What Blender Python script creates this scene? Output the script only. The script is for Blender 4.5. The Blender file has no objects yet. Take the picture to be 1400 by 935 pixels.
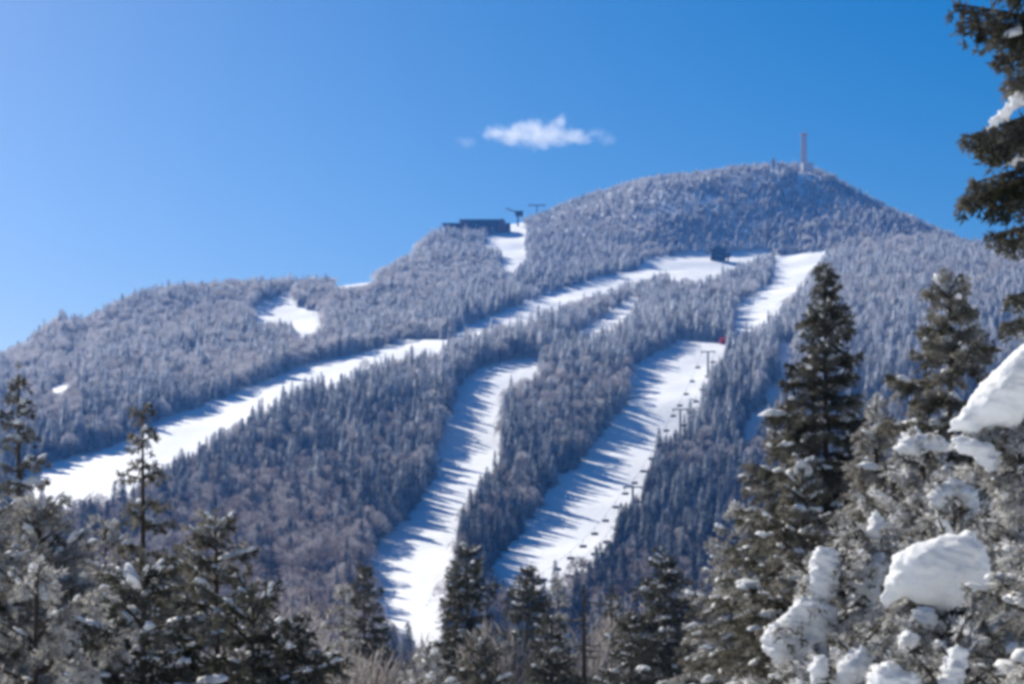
import bpy, bmesh, math, random
import numpy as np
from mathutils import Vector

# ------------------------------------------------------------------ camera
scene = bpy.context.scene
C = scene.collection
F = 2807.0            # focal length in photograph pixels (1400 wide)
HAZE = 0.00009       # density of the air
HZ = 800.0            # row of the eye level in the photograph
cam_d = bpy.data.cameras.new("camera")
cam = bpy.data.objects.new("camera", cam_d)
C.objects.link(cam)
cam_d.sensor_width = 36.0
cam_d.lens = 36.0 * F / 1400.0
cam_d.shift_y = (HZ - 467.5) / 1400.0
cam_d.clip_start = 0.1
cam_d.clip_end = 60000
cam.location = (0, 0, 0)
cam.rotation_euler = (math.pi / 2, 0, 0)
scene.camera = cam

# ------------------------------------------------------------------ light
SUN_AZ = math.radians(40)     # to the left of the view direction
SUN_EL = math.radians(33)
world = bpy.data.worlds.new("World")
scene.world = world
world.use_nodes = True
wn = world.node_tree
wn.nodes.clear()
sky = wn.nodes.new("ShaderNodeTexSky")
sky.sky_type = 'NISHITA'
sky.sun_disc = False
sky.sun_elevation = SUN_EL
sky.sun_rotation = -SUN_AZ
sky.altitude = 900
sky.air_density = 1.0
sky.dust_density = 2.2
sky.ozone_density = 3.0
hsv = wn.nodes.new("ShaderNodeHueSaturation")
hsv.inputs['Hue'].default_value = 0.501
hsv.inputs['Value'].default_value = 0.95
hsv.inputs['Saturation'].default_value = 1.72
bg = wn.nodes.new("ShaderNodeBackground")
bg.inputs['Strength'].default_value = 0.049
wo = wn.nodes.new("ShaderNodeOutputWorld")
wn.links.new(sky.outputs[0], hsv.inputs['Color'])
wn.links.new(hsv.outputs[0], bg.inputs['Color'])
wn.links.new(bg.outputs[0], wo.inputs['Surface'])

sun_d = bpy.data.lights.new("sun", 'SUN')
sun_d.energy = 5.0
sun_d.angle = math.radians(0.5)
sun_d.color = (1.0, 0.93, 0.82)
sun = bpy.data.objects.new("sun", sun_d)
C.objects.link(sun)
SUN = Vector((-math.sin(SUN_AZ) * math.cos(SUN_EL), math.cos(SUN_AZ) * math.cos(SUN_EL), math.sin(SUN_EL)))
sun.rotation_euler = SUN.to_track_quat('Z', 'Y').to_euler()
sun.location = (-300, 200, 400)

scene.view_settings.view_transform = 'Standard'
scene.view_settings.look = 'None'
scene.view_settings.gamma = 1.0
scene.view_settings.exposure = 0.80
scene.render.engine = 'CYCLES'
cy = scene.cycles
cy.use_denoising = True
cy.max_bounces = 6
cy.diffuse_bounces = 3
cy.glossy_bounces = 1
cy.transmission_bounces = 2
cy.transparent_max_bounces = 6
cy.volume_bounces = 1
cy.pixel_filter_type = 'BLACKMAN_HARRIS'
cy.filter_width = 3.8         # the photograph is soft all over

rng = np.random.default_rng(7)
random.seed(7)

# ------------------------------------------------------------------ helpers
def noise2(x, y, seed=0):
    """smooth value noise in -1..1"""
    x = np.asarray(x, float); y = np.asarray(y, float)
    xi = np.floor(x); yi = np.floor(y)
    fx = x - xi; fy = y - yi
    fx = fx * fx * (3 - 2 * fx); fy = fy * fy * (3 - 2 * fy)
    def h(a, b):
        v = np.sin(a * 127.1 + b * 311.7 + seed * 74.7) * 43758.5453
        return (v - np.floor(v)) * 2 - 1
    return (h(xi, yi) * (1 - fx) + h(xi + 1, yi) * fx) * (1 - fy) + (h(xi, yi + 1) * (1 - fx) + h(xi + 1, yi + 1) * fx) * fy

def noise3(p, seed=0):
    return (noise2(p[:, 0] + 3.1 * p[:, 2], p[:, 1] - 1.7 * p[:, 2], seed) + noise2(p[:, 1] + 1.3 * p[:, 0], p[:, 2] * 1.9 + 5, seed + 1)) * 0.5

def make_mesh(name, verts, faces, mats, mat_idx=None, smooth=False):
    """verts (n,3); faces: list of (k,3)/(k,4) int arrays"""
    me = bpy.data.meshes.new(name)
    verts = np.asarray(verts, np.float32)
    faces = [np.asarray(f, np.int32) for f in faces if len(f)]
    me.vertices.add(len(verts))
    me.vertices.foreach_set('co', verts.ravel())
    loops = np.concatenate([f.ravel() for f in faces])
    sizes = np.concatenate([np.full(len(f), f.shape[1], np.int32) for f in faces])
    starts = np.concatenate([[0], np.cumsum(sizes)[:-1]]).astype(np.int32)
    me.loops.add(len(loops)); me.loops.foreach_set('vertex_index', loops)
    me.polygons.add(len(sizes))
    me.polygons.foreach_set('loop_start', starts)
    me.polygons.foreach_set('loop_total', sizes)
    if mat_idx is not None:
        me.polygons.foreach_set('material_index', np.asarray(mat_idx, np.int32))
    me.polygons.foreach_set('use_smooth', np.full(len(sizes), smooth, bool))
    for m in mats: me.materials.append(m)
    me.update(calc_edges=True)
    return me

def link(name, me, parent=None, loc=None):
    o = bpy.data.objects.new(name, me)
    C.objects.link(o)
    if parent: o.parent = parent
    if loc is not None: o.location = loc
    return o

def tag(o, label=None, cat=None, group=None, kind=None):
    if label: o['label'] = label
    if cat: o['category'] = cat
    if group: o['group'] = group
    if kind: o['kind'] = kind
    return o

def empty(name, loc, label, cat, group=None):
    o = bpy.data.objects.new(name, None)
    C.objects.link(o); o.location = loc
    o.empty_display_size = 0.3
    return tag(o, label, cat, group)

class Geo:
    """gathers vertices and faces for one mesh"""
    def __init__(self): self.v = []; self.q = []; self.t = []; self.n = 0; self.qm = []; self.tm = []
    def add(self, v, q=None, t=None, m=0):
        v = np.asarray(v, float)
        if q is not None and len(q): self.q.append(np.asarray(q) + self.n); self.qm.append(np.full(len(q), m))
        if t is not None and len(t): self.t.append(np.asarray(t) + self.n); self.tm.append(np.full(len(t), m))
        self.v.append(v); self.n += len(v)
    def box(self, c, s, m=0, rz=0.0):
        c = np.array(c, float); s = np.array(s, float) / 2
        p = np.array([[x, y, z] for z in (-1, 1) for y in (-1, 1) for x in (-1, 1)], float) * s
        if rz:
            cs, sn = math.cos(rz), math.sin(rz)
            p = np.stack([p[:, 0] * cs - p[:, 1] * sn, p[:, 0] * sn + p[:, 1] * cs, p[:, 2]], 1)
        self.add(p + c, [[0, 2, 3, 1], [4, 5, 7, 6], [0, 1, 5, 4], [2, 6, 7, 3], [0, 4, 6, 2], [1, 3, 7, 5]], m=m)
    def tube(self, pts, rad, k=6, m=0):
        pts = np.asarray(pts, float); rad = np.broadcast_to(np.asarray(rad, float), (len(pts),))
        tan = np.gradient(pts, axis=0); tan /= np.linalg.norm(tan, axis=1)[:, None] + 1e-9
        ref = np.array([0.0, 0, 1]) if abs(tan[0][2]) < 0.8 else np.array([1.0, 0, 0])
        a = np.cross(tan, ref); a /= np.linalg.norm(a, axis=1)[:, None] + 1e-9
        b = np.cross(tan, a)
        th = np.arange(k) * 2 * math.pi / k
        v = pts[:, None, :] + rad[:, None, None] * (np.cos(th)[None, :, None] * a[:, None, :] + np.sin(th)[None, :, None] * b[:, None, :])
        n = len(pts); q = []
        for i in range(n - 1):
            for j in range(k):
                q.append([i * k + j, i * k + (j + 1) % k, (i + 1) * k + (j + 1) % k, (i + 1) * k + j])
        vv = np.concatenate([v.reshape(-1, 3), pts[:1], pts[-1:]])
        t = [[n * k, (j + 1) % k, j] for j in range(k)] + [[n * k + 1, (n - 1) * k + j, (n - 1) * k + (j + 1) % k] for j in range(k)]
        self.add(vv, q, t, m)
    def build(self, name, mats, smooth=False):
        faces, idx = [], []
        if self.q: faces.append(np.concatenate(self.q)); idx.append(np.concatenate(self.qm))
        if self.t: faces.append(np.concatenate(self.t)); idx.append(np.concatenate(self.tm))
        return make_mesh(name, np.concatenate(self.v), faces, mats, np.concatenate(idx), smooth)

def _ico(sub):
    bm = bmesh.new(); bmesh.ops.create_icosphere(bm, subdivisions=sub, radius=1)
    v = np.array([p.co[:] for p in bm.verts]); t = np.array([[x.index for x in f.verts] for f in bm.faces])
    bm.free(); return v, t
ICO = {k: _ico(k) for k in (1, 2, 3, 4)}

# ------------------------------------------------------------------ materials
def mat(name):
    m = bpy.data.materials.new(name); m.use_nodes = True
    nt = m.node_tree; nt.nodes.clear()
    out = nt.nodes.new("ShaderNodeOutputMaterial")
    p = nt.nodes.new("ShaderNodeBsdfPrincipled")
    nt.links.new(p.outputs[0], out.inputs['Surface'])
    p.inputs['Roughness'].default_value = 0.8
    if 'Specular IOR Level' in p.inputs: p.inputs['Specular IOR Level'].default_value = 0.2
    return m, nt, p

def N(nt, t, **kw):
    n = nt.nodes.new(t)
    for k, v in kw.items():
        if k in ('operation', 'blend_type', 'data_type', 'attribute_name', 'vector_type'): setattr(n, k, v)
    return n

def plain(name, col, rough=0.7, var=0.12, scale=3.0, metallic=0.0):
    m, nt, p = mat(name)
    tc = N(nt, "ShaderNodeTexCoord"); nz = N(nt, "ShaderNodeTexNoise"); nz.inputs['Scale'].default_value = scale
    mr = N(nt, "ShaderNodeMapRange"); mr.inputs['To Min'].default_value = 1 - var; mr.inputs['To Max'].default_value = 1 + var
    mx = N(nt, "ShaderNodeVectorMath", operation='SCALE'); mx.inputs[0].default_value = col[:3]
    nt.links.new(tc.outputs['Object'], nz.inputs['Vector']); nt.links.new(nz.outputs['Fac'], mr.inputs['Value'])
    nt.links.new(mr.outputs[0], mx.inputs['Scale']); nt.links.new(mx.outputs[0], p.inputs['Base Color'])
    p.inputs['Roughness'].default_value = rough; p.inputs['Metallic'].default_value = metallic
    return m

def frost_foliage(name, dark, dark2, frost, up_amount, base_frost, noise_scale, noise_amt, alt_gain=0.0, use_random=True, transl=0.0):
    """needles or twigs with rime: more on upward faces, patchy, more at altitude"""
    m, nt, p = mat(name)
    L = nt.links.new
    geo = N(nt, "ShaderNodeNewGeometry")
    sep = N(nt, "ShaderNodeSeparateXYZ"); L(geo.outputs['Normal'], sep.inputs[0])
    nab = N(nt, "ShaderNodeMath", operation='ABSOLUTE'); L(sep.outputs['Z'], nab.inputs[0])
    nup = N(nt, "ShaderNodeMath", operation='MULTIPLY'); L(nab.outputs[0], nup.inputs[0]); nup.inputs[1].default_value = up_amount
    nz = N(nt, "ShaderNodeTexNoise"); nz.inputs['Scale'].default_value = noise_scale; nz.inputs['Detail'].default_value = 3
    L(geo.outputs['Position'], nz.inputs['Vector'])
    mr = N(nt, "ShaderNodeMapRange"); mr.inputs['From Min'].default_value = 0.3; mr.inputs['From Max'].default_value = 0.7
    mr.inputs['To Min'].default_value = -noise_amt; mr.inputs['To Max'].default_value = noise_amt
    L(nz.outputs['Fac'], mr.inputs['Value'])
    a1 = N(nt, "ShaderNodeMath", operation='ADD'); L(nup.outputs[0], a1.inputs[0]); L(mr.outputs[0], a1.inputs[1])
    a2 = N(nt, "ShaderNodeMath", operation='ADD'); L(a1.outputs[0], a2.inputs[0]); a2.inputs[1].default_value = base_frost
    last = a2
    if alt_gain:
        sp = N(nt, "ShaderNodeSeparateXYZ"); L(geo.outputs['Position'], sp.inputs[0])
        ar = N(nt, "ShaderNodeMapRange"); ar.inputs['From Min'].default_value = 10; ar.inputs['From Max'].default_value = 125
        ar.inputs['To Max'].default_value = alt_gain
        L(sp.outputs['Z'], ar.inputs['Value'])
        a3 = N(nt, "ShaderNodeMath", operation='ADD'); L(last.outputs[0], a3.inputs[0]); L(ar.outputs[0], a3.inputs[1]); last = a3
    if use_random:
        oi = N(nt, "ShaderNodeObjectInfo")
        rr = N(nt, "ShaderNodeMapRange"); rr.inputs['To Min'].default_value = -0.22; rr.inputs['To Max'].default_value = 0.22
        L(oi.outputs['Random'], rr.inputs['Value'])
        a4 = N(nt, "ShaderNodeMath", operation='ADD'); L(last.outputs[0], a4.inputs[0]); L(rr.outputs[0], a4.inputs[1]); last = a4
    cl = N(nt, "ShaderNodeClamp"); L(last.outputs[0], cl.inputs['Value'])
    nz2 = N(nt, "ShaderNodeTexNoise"); nz2.inputs['Scale'].default_value = noise_scale * 0.4
    L(geo.outputs['Position'], nz2.inputs['Vector'])
    dm = N(nt, "ShaderNodeMix", data_type='RGBA'); dm.inputs['A'].default_value = (*dark, 1); dm.inputs['B'].default_value = (*dark2, 1)
    if use_random: L(oi.outputs['Random'], dm.inputs['Factor'])
    else: L(nz2.outputs['Fac'], dm.inputs['Factor'])
    fm = N(nt, "ShaderNodeMix", data_type='RGBA'); fm.inputs['B'].default_value = (*frost, 1)
    L(dm.outputs['Result'], fm.inputs['A']); L(cl.outputs[0], fm.inputs['Factor'])
    L(fm.outputs['Result'], p.inputs['Base Color'])
    p.inputs['Roughness'].default_value = 0.9
    if transl:
        out = [n for n in nt.nodes if n.type == 'OUTPUT_MATERIAL'][0]
        tr = N(nt, "ShaderNodeBsdfTranslucent"); L(fm.outputs['Result'], tr.inputs['Color'])
        ms = N(nt, "ShaderNodeMixShader"); ms.inputs[0].default_value = transl
        L(p.outputs[0], ms.inputs[1]); L(tr.outputs[0], ms.inputs[2]); L(ms.outputs[0], out.inputs['Surface'])
    return m

def snow_mat(name, scale, strength, dist, transl=0.0, col=(0.86, 0.88, 0.9)):
    m, nt, p = mat(name); L = nt.links.new
    geo = N(nt, "ShaderNodeNewGeometry")
    nz = N(nt, "ShaderNodeTexNoise"); nz.inputs['Scale'].default_value = scale; nz.inputs['Detail'].default_value = 6
    nz2 = N(nt, "ShaderNodeTexNoise"); nz2.inputs['Scale'].default_value = scale * 0.13; nz2.inputs['Detail'].default_value = 3
    ad = N(nt, "ShaderNodeMath", operation='ADD')
    L(geo.outputs['Position'], nz.inputs['Vector']); L(geo.outputs['Position'], nz2.inputs['Vector'])
    L(nz.outputs['Fac'], ad.inputs[0]); L(nz2.outputs['Fac'], ad.inputs[1])
    bp = N(nt, "ShaderNodeBump"); bp.inputs['Strength'].default_value = strength; bp.inputs['Distance'].default_value = dist
    L(ad.outputs[0], bp.inputs['Height']); L(bp.outputs[0], p.inputs['Normal'])
    mr = N(nt, "ShaderNodeMapRange"); mr.inputs['To Min'].default_value = 0.93; mr.inputs['To Max'].default_value = 1.03
    L(nz2.outputs['Fac'], mr.inputs['Value'])
    sc = N(nt, "ShaderNodeVectorMath", operation='SCALE'); sc.inputs[0].default_value = col
    L(mr.outputs[0], sc.inputs['Scale']); L(sc.outputs[0], p.inputs['Base Color'])
    p.inputs['Roughness'].default_value = 0.75
    if transl:
        out = [n for n in nt.nodes if n.type == 'OUTPUT_MATERIAL'][0]
        tr = N(nt, "ShaderNodeBsdfTranslucent"); L(sc.outputs[0], tr.inputs['Color'])
        ms = N(nt, "ShaderNodeMixShader"); ms.inputs[0].default_value = transl
        L(p.outputs[0], ms.inputs[1]); L(tr.outputs[0], ms.inputs[2]); L(ms.outputs[0], out.inputs['Surface'])
    return m

M_SNOW = snow_mat("snow_ground", 0.35, 0.5, 0.5)
M_PILLOW = snow_mat("pillow_snow", 14.0, 0.5, 0.02, transl=0.38)
M_SPRUCE = frost_foliage("rimed_spruce", (0.020, 0.030, 0.030), (0.045, 0.055, 0.045), (0.78, 0.80, 0.84), 0.26, -0.06, 0.35, 0.36, alt_gain=0.72, transl=0.15)
M_HARD = frost_foliage("rimed_hardwood", (0.15, 0.10, 0.078), (0.25, 0.18, 0.145), (0.78, 0.77, 0.77), 0.12, 0.25, 0.5, 0.28, alt_gain=0.45, transl=0.2)
M_BARK = plain("bark", (0.06, 0.048, 0.04), 0.95, 0.4, 12)
M_NEEDLE_DARK = frost_foliage("needles_dark", (0.018, 0.022, 0.013), (0.045, 0.045, 0.026), (0.5, 0.48, 0.44), 0.12, 0.05, 3.0, 0.2, use_random=False, transl=0.25)
M_NEEDLE_OLIVE = frost_foliage("needles_olive", (0.035, 0.035, 0.02), (0.085, 0.075, 0.045), (0.62, 0.6, 0.56), 0.16, 0.13, 4.0, 0.34, use_random=False, transl=0.3)
M_NEEDLE_FROST = frost_foliage("needles_frosted", (0.03, 0.03, 0.02), (0.07, 0.06, 0.042), (0.74, 0.73, 0.71), 0.2, 0.30, 4.5, 0.42, use_random=False, transl=0.3)
M_NEEDLE_WHITE = frost_foliage("needles_plastered", (0.025, 0.026, 0.016), (0.06, 0.055, 0.035), (0.82, 0.82, 0.82), 0.25, 0.30, 6.0, 0.6, use_random=False, transl=0.35)
M_TWIG_FROST = frost_foliage("twigs_frosted", (0.12, 0.09, 0.07), (0.18, 0.14, 0.11), (0.68, 0.66, 0.64), 0.15, 0.28, 2.0, 0.2, use_random=False, transl=0.2)

# ------------------------------------------------------------------ terrain
U0 = np.array([-700, -300, 0, 150, 300, 450, 520, 610, 720, 800, 900, 1030, 1120, 1220, 1320, 1420, 1700, 2100], float)
# per column: nodes (depth in metres, image row of the bare ground there); last node is the ridge
COL = [
 [(430, 965), (600, 840), (760, 740), (920, 680), (1050, 630), (1180, 590), (1300, 560)],
 [(430, 965), (600, 835), (760, 725), (920, 650), (1050, 590), (1180, 570), (1300, 548)],
 [(430, 963), (600, 828), (760, 715), (920, 630), (1050, 565), (1180, 532), (1300, 503)],
 [(430, 963), (600, 822), (760, 700), (920, 605), (1060, 530), (1200, 482), (1330, 439)],
 [(430, 963), (600, 815), (770, 690), (940, 580), (1090, 505), (1240, 450), (1400, 402)],
 [(430, 963), (600, 810), (780, 675), (960, 545), (1120, 480), (1300, 425), (1480, 390)],
 [(430, 963), (600, 808), (780, 668), (970, 530), (1150, 462), (1340, 410), (1560, 378)],
 [(430, 963), (600, 806), (780, 660), (980, 515), (1180, 445), (1420, 390), (1700, 320)],
 [(430, 963), (600, 806), (780, 655), (990, 500), (1220, 430), (1480, 370), (1780, 306)],
 [(430, 963), (600, 806), (780, 655), (1000, 495), (1240, 420), (1540, 362), (1800, 276)],
 [(430, 963), (600, 806), (780, 655), (1000, 490), (1250, 412), (1575, 356), (1755, 249)],
 [(430, 963), (600, 806), (780, 655), (1000, 485), (1260, 405), (1590, 350), (1720, 233)],
 [(430, 963), (600, 806), (780, 655), (1000, 482), (1260, 400), (1590, 344), (1712, 239)],
 [(430, 963), (600, 806), (780, 655), (1000, 482), (1260, 398), (1550, 342), (1680, 290)],
 [(430, 963), (600, 806), (780, 660), (1000, 490), (1240, 402), (1480, 350), (1690, 334)],
 [(430, 963), (600, 810), (780, 668), (1000, 505), (1220, 415), (1420, 362), (1700, 364)],
 [(430, 965), (600, 820), (780, 690), (1000, 560), (1200, 490), (1400, 450), (1700, 440)],
 [(430, 965), (600, 840), (780, 740), (1000, 650), (1200, 610), (1400, 590), (1700, 580)],
]
COLA = np.array(COL, float)      # (nu, 7, 2)

def smooth_u(u):
    """interpolate the column nodes over u with a smoothstep between columns"""
    u = np.clip(u, U0[0], U0[-1])
    k = np.clip(np.searchsorted(U0, u) - 1, 0, len(U0) - 2)
    t = (u - U0[k]) / (U0[k + 1] - U0[k])
    km = np.clip(k - 1, 0, len(U0) - 1); kp = np.clip(k + 2, 0, len(U0) - 1)
    A, B, Cc, D = COLA[km], COLA[k], COLA[k + 1], COLA[kp]
    h = (U0[k + 1] - U0[k])
    m1 = (Cc - A) / np.maximum(U0[k + 1] - U0[km], 1)[..., None, None] * h[..., None, None]
    m2 = (D - B) / np.maximum(U0[kp] - U0[k], 1)[..., None, None] * h[..., None, None]
    t = t[..., None, None]
    return B * (2*t**3 - 3*t**2 + 1) + m1 * (t**3 - 2*t**2 + t) + Cc * (-2*t**3 + 3*t**2) + m2 * (t**3 - t**2)

NEAR_Y = np.array([-400, -100, 0, 10, 30, 60, 100, 250, 430], float)
NEAR_Z = np.array([20, 4, -1.7, -2.6, -5.2, -10, -18, -33, -25], float)

def ridge_depth(u):
    return smooth_u(np.atleast_1d(np.asarray(u, float)))[:, -1, 0]

def ground(x, y):
    x = np.asarray(x, float).ravel(); y = np.asarray(y, float).ravel()
    yy = np.maximum(y, 150)
    u = 700 + F * x / yy
    nodes = smooth_u(u)                       # (n,7,2)
    d = nodes[:, :, 0]; zz = (HZ - nodes[:, :, 1]) / F * d
    # pchip in depth on z
    hd = np.diff(d, axis=1); dl = np.diff(zz, axis=1) / hd
    mid = np.where(dl[:, :-1] * dl[:, 1:] > 0, 2 * dl[:, :-1] * dl[:, 1:] / (dl[:, :-1] + dl[:, 1:] + 1e-12), 0)
    m = np.concatenate([dl[:, :1] * 0.6, mid, dl[:, -1:] * 0.8], 1)
    k = np.clip((yy[:, None] > d).sum(1) - 1, 0, 5)
    i = np.arange(len(yy))
    h = hd[i, k]; t = np.clip((yy - d[i, k]) / h, 0, 1)
    z = zz[i, k]*(2*t**3-3*t**2+1) + m[i, k]*h*(t**3-2*t**2+t) + zz[i, k+1]*(-2*t**3+3*t**2) + m[i, k+1]*h*(t**3-t**2)
    # beyond the ridge: round over and fall away
    over = np.maximum(yy - d[:, -1], 0)
    z = z + np.where(over > 0, m[:, -1] * 60 * (1 - np.exp(-over / 60)) * 0.6 - (np.sqrt(over**2 + 120**2) - 120) * 0.42, 0)
    z = np.maximum(z, -60) * (yy > 430) + z * (yy <= 430)
    amp = np.clip((yy - 430) / 500, 0, 1)
    z += amp * (noise2(x / 90, y / 90, 3) * 4.0 + noise2(x / 37, y / 37, 5) * 1.6 + noise2(x / 14, y / 14, 6) * 0.5)
    z += (5 * np.exp(-((u - 74) / 22) ** 2) - 4 * np.exp(-((u - 116) / 14) ** 2) + 3 * np.exp(-((u - 215) / 40) ** 2)) * np.exp(-((yy - 1290) / 110) ** 2)
    zn = np.interp(y, NEAR_Y, NEAR_Z) + noise2(x / 9, y / 9, 8) * 0.3 * np.clip(y / 15, 0, 1)
    w = np.clip((y - 330) / 200, 0, 1); w = w * w * (3 - 2 * w)
    return zn * (1 - w) + z * w

def ground1(x, y): return float(ground([x], [y])[0])

def pix(x, y, z):
    return 700 + F * np.asarray(x) / np.asarray(y), HZ - F * np.asarray(z) / np.asarray(y)

_dd = np.concatenate([np.arange(430, 900, 3), np.arange(900, 2000, 5)]).astype(float)
def at(u, v):
    """the first point of the ground seen at a photograph pixel"""
    x = (u - 700) / F * _dd
    z = ground(x, _dd)
    vv = HZ - F * z / _dd
    k = np.argmax(vv <= v) if (vv <= v).any() else len(_dd) - 1
    return np.array([x[k], _dd[k], z[k]])

# sheet of ground
s_axis = np.concatenate([np.linspace(-4, -1.2, 30), np.linspace(-1.1, 1.1, 331), np.linspace(1.2, 4, 30)])
y_axis = np.concatenate([np.linspace(-400, 0, 20), np.linspace(4, 420, 70), np.arange(430, 2060, 6.0), np.linspace(2080, 2700, 24)])
Sg, Yg = np.meshgrid(s_axis, y_axis)
Xg = Sg * (np.abs(Yg) * 0.32 + 40)
Zg = ground(Xg, Yg).reshape(Xg.shape)
nr, nc = Xg.shape
ii = np.arange(nr * nc).reshape(nr, nc)
quads = np.stack([ii[:-1, :-1], ii[:-1, 1:], ii[1:, 1:], ii[1:, :-1]], -1).reshape(-1, 4)
g = link("ground", make_mesh("ground", np.stack([Xg, Yg, Zg], -1).reshape(-1, 3), [quads], [M_SNOW], smooth=True))
tag(g, "snow covered mountainside with open ski runs", None, None, "structure")

# ------------------------------------------------------------------ winter haze
G = Geo()
hx0, hx1, hy0, hy1, hz0, hz1 = Xg.min() - 40, Xg.max() + 40, -440, 2740, Zg.min() - 1, 460
G.box(((hx0 + hx1) / 2, (hy0 + hy1) / 2, (hz0 + hz1) / 2), (hx1 - hx0, hy1 - hy0, hz1 - hz0))
mh = bpy.data.materials.new("haze"); mh.use_nodes = True
nt = mh.node_tree; nt.nodes.clear()
ho = nt.nodes.new("ShaderNodeOutputMaterial"); hv = nt.nodes.new("ShaderNodeVolumePrincipled")
hv.inputs['Color'].default_value = (0.10, 0.34, 1.0, 1); hv.inputs['Density'].default_value = HAZE; hv.inputs['Anisotropy'].default_value = 0.3
nt.links.new(hv.outputs[0], ho.inputs['Volume'])
hz = link("haze", G.build("haze", [mh])); tag(hz, None, None, None, "stuff")

# ------------------------------------------------------------------ ski runs (clearings), traced on the ground
RUNS = [
 [(735,485),(739,492),(732,521),(698,527),(688,548),(685,632),(655,669),(628,712),(622,776),(616,840),(600,900),(570,905),(526,880),(512,840),(500,790),(498,762),(554,709),(594,657),(598,625),(594,619),(621,548),(623,531),(635,518),(655,503)],
 [(929,465),(875,496),(862,510),(858,521),(863,545),(836,575),(809,609),(796,628),(755,665),(718,716),(702,742),(668,776),(664,800),(705,815),(760,815),(802,786),(839,748),(849,705),(876,679),(890,638),(897,615),(933,583),(953,561),(972,511),(1001,469)],
 [(1001,458),(1003,419),(1053,388),(1061,350),(1130,343),(1111,372),(1087,407),(1049,444),(1022,458)],
 [(868,376),(880,356),(930,348),(1065,343),(1010,365),(978,380),(955,390),(918,388),(912,374),(884,386)],
 [(786,457),(863,407),(880,408),(856,437),(836,452),(796,461)],
 [(612,468),(618,455),(675,431),(735,408),(816,380),(866,370),(912,364),(870,390),(776,421),(729,445),(675,453),(651,462)],
 [(440,494),(514,478),(554,464),(616,464),(608,480),(567,490),(514,500),(460,530),(416,534),(352,568),(302,596),(275,618),(218,645),(188,675),(144,692),(67,694),(20,672),(34,645),(84,629),(151,612),(221,572),(275,556),(336,531),(403,504)],
 [(346,421),(403,395),(397,416),(433,427),(441,454),(410,466),(398,443),(342,445)],
 [(455,394),(470,384),(512,378),(512,390),(480,396)],
 [(662,326),(691,316),(720,306),(717,338),(722,354),(698,376),(683,362),(690,342),(665,340)],
 [(57,535),(94,521),(100,532),(80,546)],
 [(1060,470),(1088,467),(1085,500),(1060,545),(1020,610),(1008,606),(1050,540),(1072,495)],
]
def in_poly(px, py, poly):
    c = np.zeros(len(px), bool)
    n = len(poly)
    for i in range(n):
        x1, y1 = poly[i]; x2, y2 = poly[(i + 1) % n]
        if y1 == y2: continue
        k = ((y1 > py) != (y2 > py)) & (px < (x2 - x1) * (py - y1) / (y2 - y1) + x1)
        c ^= k
    return c
def in_runs(u, v, runs=None):
    c = np.zeros(len(u), bool)
    for p in (runs or RUNS): c |= in_poly(u, v, p)
    return c

# ------------------------------------------------------------------ tree prototypes of the mountain forest
def blades(base, dirs, length, width, side=None):
    """diamond shaped blades: arrays (n,3),(n,3),(n,),(n,)"""
    n = len(base)
    d = dirs / (np.linalg.norm(dirs, axis=1)[:, None] + 1e-9)
    if side is None:
        side = np.cross(d, rng.normal(size=(n, 3)))
    side = side / (np.linalg.norm(side, axis=1)[:, None] + 1e-9)
    length = np.broadcast_to(length, (n,))[:, None]; width = np.broadcast_to(width, (n,))[:, None]
    v = np.stack([base, base + d * length * 0.45 + side * width / 2, base + d * length, base + d * length * 0.45 - side * width / 2], 1)
    return v.reshape(-1, 3), np.arange(n * 4).reshape(n, 4)

def proto_spruce(h, r, sparse=1.0):
    G = Geo()
    G.tube([(0, 0, -0.8), (0, 0, h * 0.5), (0, 0, h * 0.97)], [0.16, 0.1, 0.02], 5, 1)
    z = h * 0.06
    while z < h * 0.985:
        f = 1 - z / h
        L = r * f ** 0.85
        n = max(3, int((4 + 5 * f) * sparse))
        a0 = rng.uniform(0, 6.28)
        for j in range(n):
            a = a0 + j * 6.283 / n + rng.normal(0, 0.25)
            l = L * rng.uniform(0.65, 1.15) + 0.12
            ca, sa = math.cos(a), math.sin(a)
            drop = -0.35 * f + 0.25 * (1 - f) + rng.normal(0, 0.08)
            p0 = np.array([0, 0, z]); p1 = np.array([ca * l * 0.55, sa * l * 0.55, z + drop * l * 0.4]); p2 = np.array([ca * l, sa * l, z + drop * l - 0.1 * l])
            w = 0.20 * l + 0.13
            sd = np.array([-sa, ca, 0])
            hang = np.array([0, 0, -0.16 - 0.10 * l])
            v = np.array([p0, p1 + sd * w + hang * 0.6, p2, p1 - sd * w + hang * 0.6, p1 + np.array([0, 0, 0.05])])
            G.add(v, t=[[0, 1, 4], [1, 2, 4], [2, 3, 4], [3, 0, 4]])
            # hanging side sprays
            m = 3
            tt = rng.uniform(0.35, 1.0, m)[:, None]
            bs = p0 + (p2 - p0) * tt + rng.normal(0, 0.05, (m, 3))
            dr = np.stack([np.full(m, ca) + rng.normal(0, 0.7, m), np.full(m, sa) + rng.normal(0, 0.7, m), rng.uniform(-0.8, 0.1, m)], 1)
            vv, q = blades(bs, dr, 0.2 + 0.28 * l, 0.16)
            G.add(vv, q)
        z += rng.uniform(0.28, 0.42) * (0.6 + 0.5 * f)
    vv, q = blades(np.array([[0, 0, h * 0.94]] * 4), rng.normal(0, 0.12, (4, 3)) + [0, 0, 1], 0.09 * h, 0.1)
    G.add(vv, q)
    return G.build("mountain_spruce", [M_SPRUCE, M_BARK])

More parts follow.
